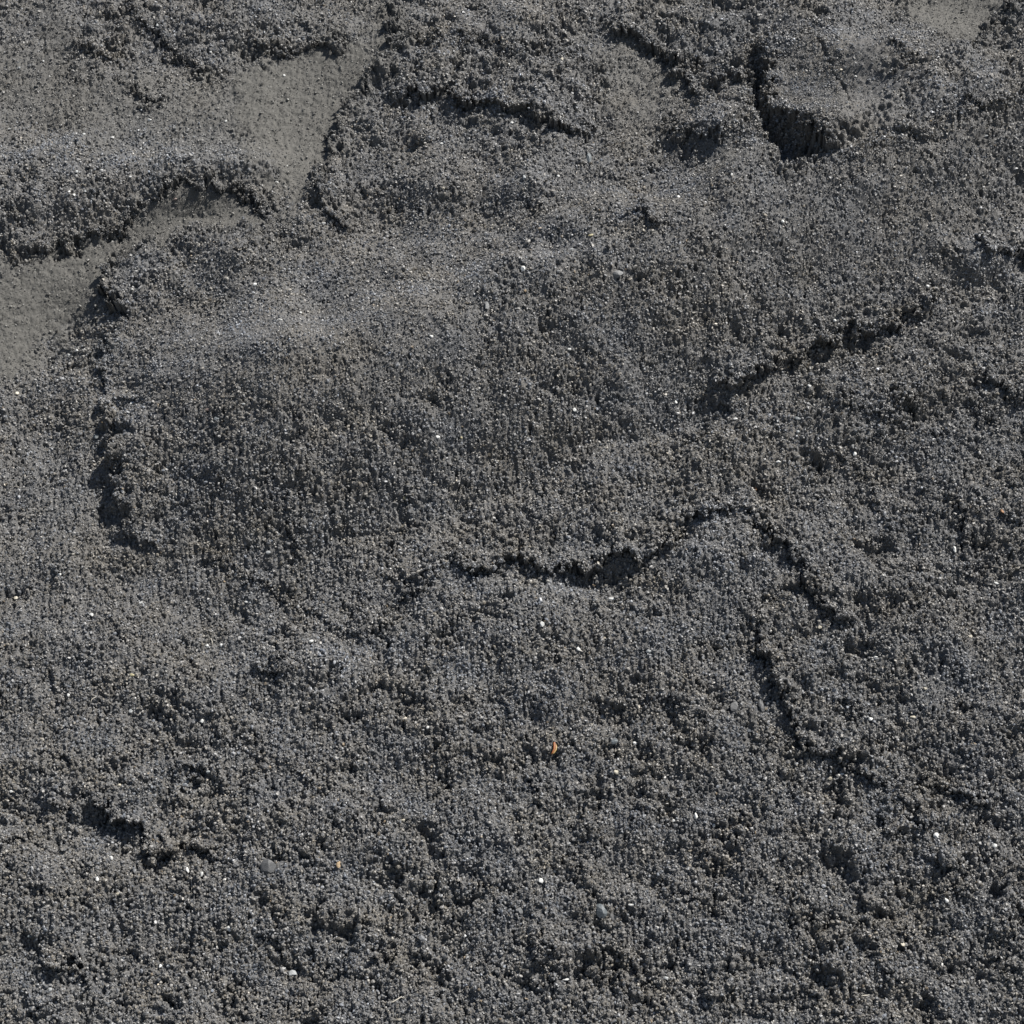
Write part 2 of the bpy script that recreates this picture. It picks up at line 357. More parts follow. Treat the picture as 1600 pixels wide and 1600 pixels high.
def face(u, v):
    """height out of the slope (metres) and smoothness 0-1 at survey points"""
    x, s = to_plane(u, v)
    wa, wb, wc, wd = (sample(m, x, s) for m in (n_warp_a, n_warp_b, n_warp_c, n_warp_d))
    h = np.zeros(u.shape, np.float32)
    pu = np.zeros(u.shape, np.float32); pv = np.zeros(u.shape, np.float32)   # overhang: push of the surface across and down
    for (cu, cv, ru, rv, ang, a) in MASSES:
        c, sn = math.cos(math.radians(ang)), math.sin(math.radians(ang))
        du, dv = u - cu, v - cv
        p = (du * c + dv * sn) / ru; q = (-du * sn + dv * c) / rv
        h += 1.25 * a * np.exp(-(p * p + q * q))
    wh = sample(n_huge, x, s)
    for (pts, A, Lu, Wd, f0, f1) in CRESTS:
        cp = np.array(pts, float)
        ug = np.arange(-1500, 3200, 4.0)
        vg = np.interp(ug, cp[:, 0], cp[:, 1])
        kk = np.hanning(31); kk /= kk.sum()
        vg = np.convolve(np.pad(vg, 15, mode='edge'), kk, 'valid')
        dv = (v + 12 * wh - np.interp(u + 6 * wh, ug, vg)) * .95
        ue = u + 5 * wa + 2 * wc
        ff = f0 + (64 * (1 - smooth(560, 700, v)) + 10 * smooth(760, 900, v) if A > 90 else 0)
        if A > 90: ue = ue + 9 * wh + 7 * wa
        w = smooth(cp[0, 0] - ff, cp[0, 0] + ff, ue) * (1 - smooth(cp[-1, 0] - f1, cp[-1, 0] + f1, ue))
        if A > 90: w = w * (.22 + .78 * smooth(180, 480, u))
        x0 = dv / Wd
        dn = np.clip(1 - np.maximum(x0, 0), 0, 1)
        prof = np.where(dv < 0, np.exp(-np.maximum(-dv, 0) / Lu), dn * (1 + .35 * (1 - dn)))
        # round the crest itself
        prof = prof - .085 * np.exp(-np.abs(dv) / 16.0)
        h += (A * prof * w).astype(np.float32)
    coarse = u.astype(np.float32), v.astype(np.float32)
    face.swell = h.copy()
    v = v - 0.52 * h                        # the survey marks edges where they are seen on the swollen ground
    uw = (u + 5.6 * wa + 4.6 * wc).astype(np.float32)
    vw = (v + 5.0 * wb + 4.6 * wd).astype(np.float32)
    for k, (pts, A, L, B, Lb, side) in enumerate(LIPS):
        A, B, Lb = (A * 1.12, B * 2.5, Lb * .5) if k < NAMED else (A, B * 1.6, Lb * .62)
        ii = boxed(uw, vw, pts, 3.2 * L)
        uu, vv = uw[ii], vw[ii]
        d, t, nu, nv = poly_eval(pts, uu, vv)
        # side: compare with the direction of the high ground, blended along the line
        sgn = nu * side[0] + nv * side[1]
        sd = np.where(sgn >= 0, d, -d)
        g = sgn / np.maximum(d, 1e-3) / math.hypot(*side)
        up = np.clip(g * 2.0, -1, 1)
        nn = sample(n_break, x[ii], s[ii]) if k >= NAMED else sample(n_break, x[ii], s[ii]) * .6 + .35
        taper = smooth(0, .10, t) * smooth(0, .10, 1 - t) * (1 + np.clip(-.1 + .35 * nn, -.6, .4) * np.exp(-d / 11))
        sl = math.hypot(*side)
        lean = (A * .34) * np.exp(-np.maximum(sd, 0) / (L * .35)) * smooth(-1.5, 1.5, sd) * np.clip(up + 1.0, 0, 1) * taper
        pu[ii] -= lean * side[0] / sl; pv[ii] -= lean * side[1] / sl
        wob = 0.75 + 0.35 * np.clip(sample(n_small, x[ii], s[ii]), -1.5, 1.5)
        edge = smooth(-2.2, 1.2, sd)
        hi = A * np.exp(-np.maximum(sd, 0) / L) * edge * np.clip(up + 1.0, 0, 1)
        lo = -B * np.exp(-(np.maximum(-sd, 0) / Lb) ** 2) * (1 - edge) * wob * np.clip(1.0 - up, 0, 1)
        h[ii] += (hi + lo) * taper
    for (pts, w, dep) in CRACKS:
        ii = boxed(u, v, pts, 30)
        d, t, _, _ = poly_eval(pts, u[ii] + 1.2 * wc[ii], v[ii] + 1.2 * wd[ii])
        h[ii] -= dep * np.exp(-(d / w) ** 4) * smooth(0, .12, t) * smooth(0, .12, 1 - t)
    for (qu, qv, ru, rv, dep) in PITS:
        ii = boxed(u, v, [(qu, qv)], 3 * max(ru, rv))
        uu = u[ii] + 3.5 * wc[ii] + 1.5 * wa[ii]; vv = v[ii] + 3.5 * wd[ii] + 1.5 * wb[ii]
        q = np.sqrt(((uu - qu) / ru) ** 2 + ((vv - qv) / rv) ** 2)
        h[ii] -= dep * (1 - smooth(.65, 1.15, q))
    ii = boxed(u, v, HOLE, 40)
    sd = poly_sd(HOLE, u[ii] + 4 * wc[ii] + 3 * wa[ii], v[ii] + 4 * wd[ii] + 3 * wb[ii]) + 2.5 * sample(n_tiny, x[ii], s[ii])
    h[ii] -= 54 * smooth(-3, 24, sd)
    sm = np.zeros(u.shape, np.float32); tanm = np.zeros(u.shape, np.float32)
    for (pts, a) in SMOOTH:
        ii = boxed(u, v, pts, 60)
        sd = poly_sd(pts, u[ii] + 8 * wa[ii] + 6 * wc[ii], v[ii] + 8 * wb[ii] + 6 * wd[ii])
        if a > .84 or a in (.55, .45): tanm[ii] = np.maximum(tanm[ii], (1.0 if a > .84 else .55) * smooth(-30, 22, sd))
        sm[ii] = np.maximum(sm[ii], a * (.5 * smooth(-38, 10, sd) + .5 * smooth(-8, 16, sd)) if a > .6 else a * smooth(-40, 40, sd))
    ii = boxed(u, v, HOLE, 40)
    sm[ii] *= 1 - smooth(-18, -4, poly_sd(HOLE, u[ii] + 4 * wc[ii] + 3 * wa[ii], v[ii] + 4 * wd[ii] + 3 * wb[ii]))
    h = h * MM
    patch = smooth(-1.2, 1.4, sample(n_patch, x, s))
    rough = (1 - sm) ** 1.2
    amp = np.full(u.shape, .50, np.float32)
    for (cu, cv, ru, rv, a) in COARSE:
        amp += a * np.exp(-((coarse[0] - cu) / ru) ** 2 - ((coarse[1] - cv) / rv) ** 2)
    amp = np.clip(amp + .16 * sample(n_patch2, x, s), .25, 1.25)
    fine_rel = amp * ((0.0001 + 0.0007 * patch) * sample(n_mid, x, s)
                      + (0.0002 + 0.0005 * patch) * sample(n_small, x, s)
                      + 0.0004 * sample(n_tiny, x, s)
                      + 0.46 * (sample(crumbs, x, s) - .0018) * (0.55 + 0.6 * patch)
                      + 0.40 * (sample(crumbs_big, x, s) - .0045) * (.3 + .7 * patch) * smooth(.6, 1.0, amp))
    fine_rel = np.where(fine_rel > 0, fine_rel * .55, fine_rel * 1.25)
    rel = (0.0044 * sample(n_huge, x, s) * (0.3 + 0.7 * rough)
           + rough * 0.0017 * sample(n_big, x, s)
           + rough * (.2 + .8 * smooth(560, 760, coarse[1])) * 0.0009 * sample(n_streak, x, s)
           + rough * fine_rel
           + (1 - rough) * (0.00015 * sample(n_mid, x, s) + 0.00016 * sample(n_streak, x, s) + 0.00028 * sample(n_tiny, x, s)
                            + .12 * sample(crumbs, x, s) + 0.0008))
    # small pores between the crumbs, and fewer bigger ones
    pore = np.clip(sample(n_pore, x, s) + .35 * sample(n_mid, x, s) - 1.0 + .6 * (amp - .6), 0, 1.1)
    rel -= (rough + .08) * pore * 0.0066 * (0.6 + 0.6 * patch)
    pore = np.clip(sample(n_small, x, s) * .6 + sample(n_streak, x, s) * .4 + sample(n_mid, x, s) * .3 - 1.32 + .6 * (amp - .6), 0, 1.0)
    rel -= rough * pore * 0.0100
    lim = 1.0 * MM
    face.tan = tanm
    return (h + rel).astype(np.float32), sm, x + pu * lim, s - pv * lim / .86


def place(x, s, h):
    """plane metres + height -> world coordinates"""
    return np.stack([CENTRE.x + x, CENTRE.y + s * T_UP.y + h * N_UP.y, CENTRE.z + s * T_UP.z + h * N_UP.z], -1)


# ------------------------------------------------------------------ materials
def new_mat(name):
    m = bpy.data.materials.new(name)
    m.use_nodes = True
    nt = m.node_tree
    bsdf = nt.nodes['Principled BSDF']
    return m, nt, bsdf


def noise(nt, scale, detail=3.0, rough=.6, vec=None):
    n = nt.nodes.new('ShaderNodeTexNoise')
    n.inputs['Scale'].default_value = scale
    n.inputs['Detail'].default_value = detail
    n.inputs['Roughness'].default_value = rough
    if vec is not None: nt.links.new(vec, n.inputs['Vector'])
    return n


def ramp(nt, fac, stops):
    r = nt.nodes.new('ShaderNodeValToRGB')
    e = r.color_ramp.elements
    while len(e) < len(stops): e.new(0.5)
    for el, (p, c) in zip(e, stops):
        el.position = p; el.color = (*c, 1)
    nt.links.new(fac, r.inputs['Fac'])
    return r


def mix(nt, fac, a, b, mode='MIX'):
    m = nt.nodes.new('ShaderNodeMix')
    m.data_type = 'RGBA'; m.blend_type = mode
    for sock, val in ((m.inputs[0], fac), (m.inputs[6], a), (m.inputs[7], b)):
        if isinstance(val, (int, float)): sock.default_value = val
        elif isinstance(val, tuple): sock.default_value = (*val, 1)
        else: nt.links.new(val, sock)
    return m.outputs[2]


def sand_material():
    m, nt, b = new_mat('dark_sand')
    geo = nt.nodes.new('ShaderNodeNewGeometry')
    pos = geo.outputs['Position']
    base = ramp(nt, noise(nt, 420, 4, .7, pos).outputs['Fac'], [(.25, (.050, .050, .052)), (.5, (.098, .097, .096)), (.78, (.170, .168, .165))]).outputs[0]
    hue = ramp(nt, noise(nt, 9, 4, .6, pos).outputs['Fac'], [(.35, (.97, .99, 1.02)), (.68, (1.08, 1.02, .92))]).outputs[0]
    c = mix(nt, 1.0, base, hue, 'MULTIPLY')
    at = nt.nodes.new('ShaderNodeAttribute'); at.attribute_name = 'fine_sand'
    fine = ramp(nt, noise(nt, 900, 3, .8, pos).outputs['Fac'], [(.3, (.052, .050, .045)), (.55, (.093, .090, .082)), (.8, (.145, .140, .128))]).outputs[0]
    c = mix(nt, at.outputs['Fac'], c, fine)
    nt.links.new(c, b.inputs['Base Color'])
    b.inputs['Roughness'].default_value = .78
    b.inputs['Specular IOR Level'].default_value = .35
    bump = nt.nodes.new('ShaderNodeBump')
    bump.inputs['Strength'].default_value = .8
    bump.inputs['Distance'].default_value = .0011
    nt.links.new(noise(nt, 650, 3, .75, pos).outputs['Fac'], bump.inputs['Height'])
    nt.links.new(bump.outputs[0], b.inputs['Normal'])
    return m


def grain_material():
    m, nt, b = new_mat('sand_grain')
    at = nt.nodes.new('ShaderNodeAttribute'); at.attribute_type = 'INSTANCER'; at.attribute_name = 'tint'
    geo = nt.nodes.new('ShaderNodeNewGeometry')
    sp = ramp(nt, noise(nt, 800, 2, .7, geo.outputs['Position']).outputs['Fac'], [(.3, (.7, .7, .7)), (.7, (1.25, 1.25, 1.25))]).outputs[0]
    c = mix(nt, 1.0, at.outputs['Color'], sp, 'MULTIPLY')
    nt.links.new(c, b.inputs['Base Color'])
    b.inputs['Roughness'].default_value = .50
    b.inputs['Specular IOR Level'].default_value = .6
    return m


def stone_material(name, col, rough=.5, var=.25):
    m, nt, b = new_mat(name)
    geo = nt.nodes.new('ShaderNodeNewGeometry')
    r = ramp(nt, noise(nt, 500, 4, .7, geo.outputs['Position']).outputs['Fac'],
             [(.3, tuple(k * (1 - var) for k in col)), (.7, tuple(min(1, k * (1 + var)) for k in col))]).outputs[0]
    nt.links.new(r, b.inputs['Base Color'])
    b.inputs['Roughness'].default_value = rough
    bump = nt.nodes.new('ShaderNodeBump')
    bump.inputs['Strength'].default_value = .7
    bump.inputs['Distance'].default_value = .0008
    nt.links.new(noise(nt, 420, 5, .75, geo.outputs['Position']).outputs['Fac'], bump.inputs['Height'])
    nt.links.new(bump.outputs[0], b.inputs['Normal'])
    return m


M_SAND = sand_material()
M_GRAIN = grain_material()

def rock_mesh(name, seed, sub=1, flat=1.0, jit=.22, mat=None, cuts=0, sharp=False):
    rnd = random.Random(seed)
    bm = bmesh.new()
    bmesh.ops.create_icosphere(bm, subdivisions=sub, radius=.5)
    planes = []
    for _ in range(cuts):
        d = Vector((rnd.gauss(0, 1), rnd.gauss(0, 1), rnd.gauss(0, 1))).normalized()
        planes.append((d, rnd.uniform(.26, .42)))
    for v in bm.verts:
        v.co *= 1 + rnd.uniform(-jit, jit)
        for d, k in planes:
            e = v.co.dot(d) - k
            if e > 0: v.co -= d * e
        v.co.z *= flat
    me = bpy.data.meshes.new(name)
    bm.to_mesh(me); bm.free()
    if mat: me.materials.append(mat)
    return me


# ------------------------------------------------------------------ the heap: one sheet, fine where it is looked at
STEP = 1.78
fine_u = np.arange(-80, 1680.1, STEP)
grow = np.cumsum(STEP * 1.32 ** np.arange(1, 23))
us = np.concatenate([-80 - grow[::-1], fine_u, 1680 + grow])
grow_v = np.cumsum(STEP * 1.24 ** np.arange(1, 23))
vs = np.concatenate([-80 - grow_v[::-1], fine_u, 1680 + grow_v])
U, V = np.meshgrid(us, vs)
H = np.empty(U.shape, np.float32); SM = np.empty(U.shape, np.float32)
PX = np.empty(U.shape); PS = np.empty(U.shape)
for r0 in range(0, len(vs), 160):
    sl = slice(r0, r0 + 160)
    H[sl], SM[sl], PX[sl], PS[sl] = face(U[sl], V[sl])
    SM[sl] = face.tan
co = place(PX, PS, H)


def grid_mesh(name, co3, mat):
    nr, nc = co3.shape[:2]
    me = bpy.data.meshes.new(name)
    idx = np.arange(nr * nc, dtype=np.int32).reshape(nr, nc)
    quads = np.stack([idx[1:, :-1], idx[1:, 1:], idx[:-1, 1:], idx[:-1, :-1]], -1).reshape(-1, 4)
    me.vertices.add(nr * nc); me.vertices.foreach_set('co', co3.astype(np.float32).ravel())
    me.loops.add(quads.size); me.loops.foreach_set('vertex_index', quads.ravel())
    me.polygons.add(len(quads)); me.polygons.foreach_set('loop_start', np.arange(len(quads), dtype=np.int32) * 4)
    me.polygons.foreach_set('loop_total', np.full(len(quads), 4, np.int32))
    me.update(calc_edges=True)
    me.polygons.foreach_set('use_smooth', np.ones(len(quads), bool))
    me.materials.append(mat)
    o = bpy.data.objects.new(name, me)
    COL.objects.link(o)
    return o


heap = grid_mesh('sand_slope', co, M_SAND)
at = heap.data.attributes.new('fine_sand', 'FLOAT', 'POINT')
at.data.foreach_set('value', SM.ravel())
tag(heap, kind='structure')

# level ground in front of the heap, and behind it
zz = float(co[..., 2].min()) - 0.02
ys = np.array([-400., -60, -12, -5, -3.5, float(co[-1, :, 1].mean()) + .05])
xs = np.array([-400., -60, -12, -5, 0, 5, 12, 60, 400])
gx, gy = np.meshgrid(xs, ys[::-1])
gz = np.full(gx.shape, float(co[-1, :, 2].mean()))
g = grid_mesh('ground', np.stack([gx, gy, gz], -1), M_SAND)
tag(g, kind='structure')

# ------------------------------------------------------------------ loose grains lying all over the face (uncountable)
variants = bpy.data.collections.new('grain_shapes')
for k in range(14):
    me = rock_mesh('grain_shape', 40 + k, 1, .62 + .09 * (k % 4), .30, M_GRAIN, cuts=5)
    variants.objects.link(bpy.data.objects.new('grain_shape', me))

def project(p):
    """world points (n,3) -> survey units"""
    q = p - np.array(CAM)
    up = np.array([0, math.sin(PITCH), math.cos(PITCH)])
    d = q @ np.array(FWD)
    return 800 + q[:, 0] / d * DIST / MM, 800 - (q @ up) / d * DIST / MM


def settle(tu, tv, r):
    """plane position and top height of the sand for things seen at survey points tu, tv with radius r (units)"""
    tu = np.asarray(tu, float); tv = np.asarray(tv, float)
    u, v = tu.copy(), tv.copy()
    for it in range(6):
        hs = []
        for k in range(9):
            a = k * math.pi / 4
            rr = 0 if k == 8 else .75
            hs.append(face(u + rr * r * math.cos(a), v + rr * r * math.sin(a))[0])
        h = np.quantile(np.array(hs), .7, axis=0)
        _, _, x, s_ = face(u, v)
        pu, pv = project(place(x, s_, h))
        u += (tu - pu) * .8; v += (tv - pv) * .8
    _, _, x, s_ = face(u, v)
    return u, v, x, s_, h


# ------------------------------------------------------------------ things one can pick out: pebbles, clods, plant scraps
# survey u, v, length, width, lie in degrees, look
PEBBLES = [
    (221, 172, 7, 6, 0, 'white'), (234, 188, 10, 7, 10, 'white'), (353, 190, 7, 6, 0, 'white'), (132, 210, 9, 5, -10, 'white'),
    (15, 202, 8, 5, 0, 'white'), (176, 215, 7, 5, 0, 'white'), (221, 233, 7, 5, 40, 'white'), (159, 267, 8, 6, 0, 'white'),
    (204, 277, 9, 5, -5, 'white'), (120, 269, 9, 7, 20, 'grey'), (108, 300, 7, 6, 0, 'white'),
    (133, 299, 8, 7, 0, 'grey'), (116, 305, 6, 5, 0, 'white'), (30, 106, 8, 6, 0, 'grey'), (68, 96, 6, 5, 0, 'white'),
    (159, 72, 7, 6, 0, 'grey'), (329, 82, 7, 5, 0, 'white'), (444, 118, 7, 6, 0, 'white'),
    (398, 446, 11, 8, 50, 'white'), (438, 500, 10, 5, 0, 'white'), (206, 452, 9, 5, -10, 'white'), (470, 489, 6, 5, 0, 'white'),
    (246, 40, 9, 7, 0, 'grey'), (433, 285, 9, 4, -20, 'white'), (274, 312, 8, 6, 0, 'pink'), (506, 349, 9, 4, 0, 'white'),
    (213, 424, 8, 3, 15, 'white'), (818, 421, 12, 11, 0, 'white'), (819, 278, 9, 12, 0, 'grey'), (674, 526, 8, 6, 0, 'white'),
    (878, 93, 7, 10, 0, 'cream'), (795, 101, 6, 6, 0, 'white'), (800, 193, 8, 7, 0, 'white'), (690, 225, 6, 6, 0, 'white'),
    (872, 276, 7, 6, 0, 'white'), (1060, 309, 8, 7, 0, 'white'), (693, 295, 7, 6, 0, 'cream'), (923, 368, 12, 5, 20, 'straw'),
    (893, 390, 10, 4, 5, 'grey'), (929, 30, 7, 6, 0, 'grey'), (1465, 78, 7, 6, 0, 'white'),
    (1314, 110, 7, 6, 20, 'cream'), (1337, 120, 6, 5, 0, 'white'), (1541, 213, 9, 6, 0, 'grey'), (1223, 347, 7, 8, 0, 'white'),
    (1143, 273, 6, 6, 0, 'white'), (1450, 448, 9, 7, -20, 'white'), (1304, 502, 8, 7, 0, 'white'),
    (120, 548, 8, 7, 0, 'white'), (108, 555, 8, 6, 0, 'grey'), (26, 615, 12, 7, 5, 'cream'), (206, 631, 12, 7, 35, 'white'),
    (381, 632, 8, 5, 0, 'white'), (420, 864, 12, 9, 20, 'grey'), (93, 898, 9, 6, 0, 'white'), (143, 961, 9, 6, -20, 'white'),
    (385, 941, 8, 6, 30, 'white'), (220, 942, 9, 5, 20, 'white'), (486, 1003, 11, 8, 0, 'white'), (346, 1009, 8, 7, 0, 'white'),
    (324, 1009, 7, 6, 0, 'white'), (206, 1055, 12, 5, 0, 'straw'), (25, 935, 8, 8, 0, 'cream'), (436, 835, 6, 6, 0, 'white'),
    (324, 641, 9, 6, 0, 'pink'), (684, 684, 12, 7, -35, 'white'), (633, 779, 8, 6, 0, 'straw'), (1056, 629, 7, 7, 0, 'white'),
    (898, 641, 8, 8, 0, 'white'), (890, 546, 8, 6, -20, 'white'), (956, 936, 14, 5, -5, 'white'), (847, 975, 9, 12, 0, 'white'),
    (904, 1015, 9, 8, 0, 'white'), (1013, 1018, 11, 7, 10, 'grey'), (721, 684, 6, 5, 0, 'straw'), (1264, 604, 9, 8, 0, 'white'),
    (1149, 655, 10, 5, 0, 'white'), (1216, 722, 10, 5, 15, 'white'), (1335, 710, 9, 8, 0, 'white'), (1246, 675, 8, 8, 0, 'grey'),
    (1181, 764, 6, 8, 20, 'orange'), (1566, 800, 7, 9, 20, 'orange'), (1492, 859, 7, 15, 0, 'white'), (1557, 912, 10, 5, -30, 'white'),
    (1281, 981, 8, 7, 0, 'cream'), (1516, 995, 8, 6, 0, 'cream'), (1540, 611, 8, 6, 0, 'grey'), (1368, 1027, 9, 5, 20, 'white'),
    (18, 1237, 10, 5, 15, 'white'), (107, 1087, 7, 7, 0, 'white'), (205, 1112, 8, 8, 0, 'grey'), (174, 1341, 9, 7, 0, 'white'),
    (152, 1374, 8, 8, 0, 'white'), (293, 1360, 7, 10, 20, 'white'), (315, 1366, 7, 10, -10, 'white'), (185, 1397, 9, 6, 0, 'cream'),
    (358, 1452, 9, 9, 20, 'white'), (251, 1510, 8, 7, 0, 'white'), (263, 1510, 7, 6, 0, 'white'), (529, 1351, 9, 12, 0, 'ochre'),
    (457, 1522, 17, 11, 0, 'grey'), (326, 1207, 9, 7, 0, 'grey'), (78, 1547, 9, 7, 30, 'grey'), (358, 1431, 7, 7, 0, 'cream'),
    (316, 1127, 7, 7, 0, 'white'), (187, 1228, 7, 7, 0, 'cream'), (884, 1531, 13, 5, 8, 'white'),
    (964, 1207, 12, 9, -5, 'cream'), (986, 1414, 11, 4, 0, 'white'), (992, 1162, 9, 6, -30, 'white'), (845, 1377, 9, 9, 0, 'white'),
    (727, 1463, 7, 6, 0, 'white'), (668, 1137, 6, 6, 0, 'white'), (1053, 1283, 7, 6, 0, 'white'), (675, 1320, 6, 6, 0, 'white'),
    (1041, 1529, 11, 7, 0, 'grey'), (630, 1282, 9, 5, 0, 'cream'), (1297, 1217, 11, 6, -25, 'cream'), (1360, 1124, 12, 6, 0, 'white'),
    (1426, 1121, 12, 7, 0, 'cream'), (1087, 1275, 8, 13, 0, 'white'), (1115, 1290, 8, 8, 0, 'white'), (1463, 1307, 12, 11, 0, 'white'),
    (1554, 1322, 9, 8, 0, 'white'), (1478, 1407, 8, 10, 30, 'white'), (1410, 1476, 9, 8, 0, 'cream'), (1316, 1210, 8, 5, 0, 'white'),
    (1445, 1076, 9, 6, 0, 'cream'),
]
# bigger stones of the dark rock itself
STONES = [
    (420, 1354, 26, 20, 20, 'dark', 'dark grey flat angular stone lying in sand, bottom left'),
    (940, 1424, 17, 22, 10, 'bluish', 'blue grey angular stone beside the black hole at bottom centre'),
    (956, 1434, 9, 12, 0, 'dark', 'small dark chip touching the blue grey stone at bottom centre'),
    (1148, 1107, 17, 17, 0, 'dark', 'smooth dark grey round stone left of the long diagonal crack'),
    (920, 247, 10, 22, 0, 'bluish', 'upright blue grey stone on the crumbly top crust'),
    (965, 430, 21, 13, 5, 'mid', 'flat pale grey stone on fine sand right of the largest white pebble'),
    (760, 479, 11, 15, 0, 'mid', 'upright mid grey stone on fine sand below the largest white pebble'),
    (960, 1160, 11, 10, 0, 'bluish', 'small rounded bluish stone right of the orange leaf scrap'),
    (813, 1423, 10, 9, 0, 'mid', 'grey rounded stone left of the blue grey stone, bottom centre'),
    (1333, 698, 8, 8, 0, 'mid', 'round grey stone directly above a white pebble, right of centre'),
    (339, 655, 11, 8, 0, 'bluish', 'bluish stone over a small pit on the broad left shelf'),
    (113, 1270, 13, 7, -20, 'mid', 'light grey stone wedged under a small dark ledge at lower left'),
    (47, 1463, 9, 6, 0, 'bluish', 'small slate blue stone near the bottom left corner'),
    (1246, 655, 12, 8, 0, 'bluish', 'blue grey flat stone just above a pale pebble, right of centre'),
    (1190, 1104, 12, 20, 8, 'dark', 'tall dark stone in a pit right of the round dark stone'),
    (150, 683, 9, 8, 0, 'bluish', 'greenish grey stone left of the tall shadowed left edge'),
]
CLODS = [
    (1412, 196, 30, 17, 8, 'rounded sand clod, left of two beside the small black shadow, top right'),
    (1442, 207, 30, 19, -12, 'rounded sand clod, right of two above the small black shadow, top right'),
    (663, 216, 32, 22, 15, 'knobbly sand clod leaning out of the crumbly crust at top centre'),
    (1480, 1340, 24, 22, 0, 'sand clod near the black hollow at the lower right edge'),
]
LOOK = {'white': ((.50, .50, .48), .42, 'white'), 'grey': ((.26, .27, .27), .5, 'pale grey'), 'cream': ((.38, .35, .28), .5, 'cream'),
        'straw': ((.36, .32, .19), .55, 'yellowish'), 'pink': ((.22, .17, .15), .6, 'dull pink'), 'orange': ((.30, .16, .08), .6, 'orange'),
        'ochre': ((.34, .25, .15), .55, 'ochre'), 'dark': ((.070, .071, .072), .55, ''), 'mid': ((.145, .147, .146), .6, ''), 'bluish': ((.095, .108, .114), .5, '')}
PM = {k: stone_material(k + '_stone', c, r) for k, (c, r, _) in LOOK.items()}
MARKS = [  # things one can find, to tell pebbles apart by
    (1220, 215, 'the deep black hole'), (866, 1170, 'the orange leaf scrap'), (185, 700, 'the tall shadowed left edge'),
    (370, 300, 'the arched crust edge'), (480, 170, 'the upper smooth patch'), (60, 500, 'the left smooth patch'),
    (755, 885, 'the central black ledge'), (1230, 860, 'the upper diagonal crack'), (1300, 1178, 'the lower diagonal crack'),
    (260, 1325, 'the lower left black crack'), (110, 1510, 'the arched crack bottom left'), (940, 1424, 'the blue grey stone'),
    (818, 421, 'the largest pebble'), (1000, 150, 'the narrow smooth patch'), (1300, 140, 'the cracked sand block'), (1380, 510, 'the right dark ledge'),
    (1500, 1240, 'the short crack lower right'), (1575, 1410, 'the black hollow at right edge'), (590, 985, 'the small black hole left of centre'),
    (420, 1354, 'the dark flat stone'), (850, 195, 'the top crust overhang'), (1427, 205, 'the pair of clods'), (200, 40, 'the dark gash top left'),
]


def compass(dx, dy):
    a = math.degrees(math.atan2(-dy, dx)) % 360
    return ['right of', 'above and right of', 'above', 'above and left of', 'left of', 'below and left of', 'below', 'below and right of'][int((a + 22.5) // 45) % 8]


used_labels = set()
def pebble_label(u, v, a, b, look):
    size = 'large' if a * b > 92 else ('tiny' if a * b < 43 else 'small')
    r = max(a, b) / min(a, b)
    shape = 'long thin' if r > 2.2 else ('oval' if r > 1.45 else 'rounded')
    if (u, v) == (818, 421): return 'largest bright white pebble, round, alone on fine sand at upper centre'
    for k, (mu, mv, nm) in enumerate(sorted(MARKS, key=lambda m: math.hypot(m[0] - u, m[1] - v))[:6]):
        if abs(mu - u) + abs(mv - v) < 6: continue
        d = math.hypot(mu - u, mv - v)
        far = 'close ' if d < 70 else ('' if d < 150 else 'well ')
        lab = f'{size} {shape} {LOOK[look][2]} pebble {far}{compass(u - mu, v - mv)} {nm}'
        if len(lab.split()) > 16: lab = lab.replace(size + ' ', '', 1)
        if lab not in used_labels:
            used_labels.add(lab)
            return lab
    return lab + ' too'


def orient(ang, u, v):
    """frame lying on the slope: local x across, y up the slope, z out, turned by ang"""
    return Matrix((( 1, 0, 0), (0, T_UP.y, N_UP.y), (0, T_UP.z, N_UP.z))).to_4x4() @ Matrix.Rotation(math.radians(ang), 4, 'Z')


everything = [(p[0], p[1], max(p[2], p[3]) / 2) for p in PEBBLES] + [(p[0], p[1], max(p[2], p[3]) / 2) for p in STONES] \
    + [(p[0], p[1], max(p[2], p[3]) / 2) for p in CLODS] + [(866, 1170, 5)]
TU, TV, TX, TS, TH = settle([e[0] for e in everything], [e[1] for e in everything], np.array([e[2] for e in everything]))
TR = np.array([e[2] for e in everything])
TR[-1] = 0
rp = random.Random(5)
k = 0
for (u, v, a, b, ang, look) in PEBBLES:
    me = rock_mesh('pebble', 900 + k, 2, 1.0, .05, PM[look], cuts=9)
    o = bpy.data.objects.new('pebble', me)
    COL.objects.link(o)
    th = min(a, b) * .75
    me.transform(Matrix.Diagonal((a * MM * .82, b * MM * .82 / .86, th * MM * .9, 1)))
    o.matrix_world = Matrix.Translation(Vector(place(TX[k], TS[k], TH[k] + th * MM * .25))) @ orient(ang, u, v)
    tag(o, pebble_label(u, v, a, b, look), 'pebble', 'pale pebbles scattered over the sand')
    k += 1
for (u, v, a, b, ang, look, lab) in STONES:
    me = rock_mesh('stone', 1500 + k, 2, 1.0, .05, PM[look], cuts=8)
    o = bpy.data.objects.new('stone', me)
    COL.objects.link(o)
    th = min(a, b) * .7
    me.transform(Matrix.Diagonal((a * MM * 1.0, b * MM * 1.0 / .86, th * MM * 1.0, 1)))
    o.matrix_world = Matrix.Translation(Vector(place(TX[k], TS[k], TH[k] + th * MM * .22))) @ orient(ang, u, v)
    tag(o, lab, 'stone', 'bigger grey stones in the sand')
    k += 1


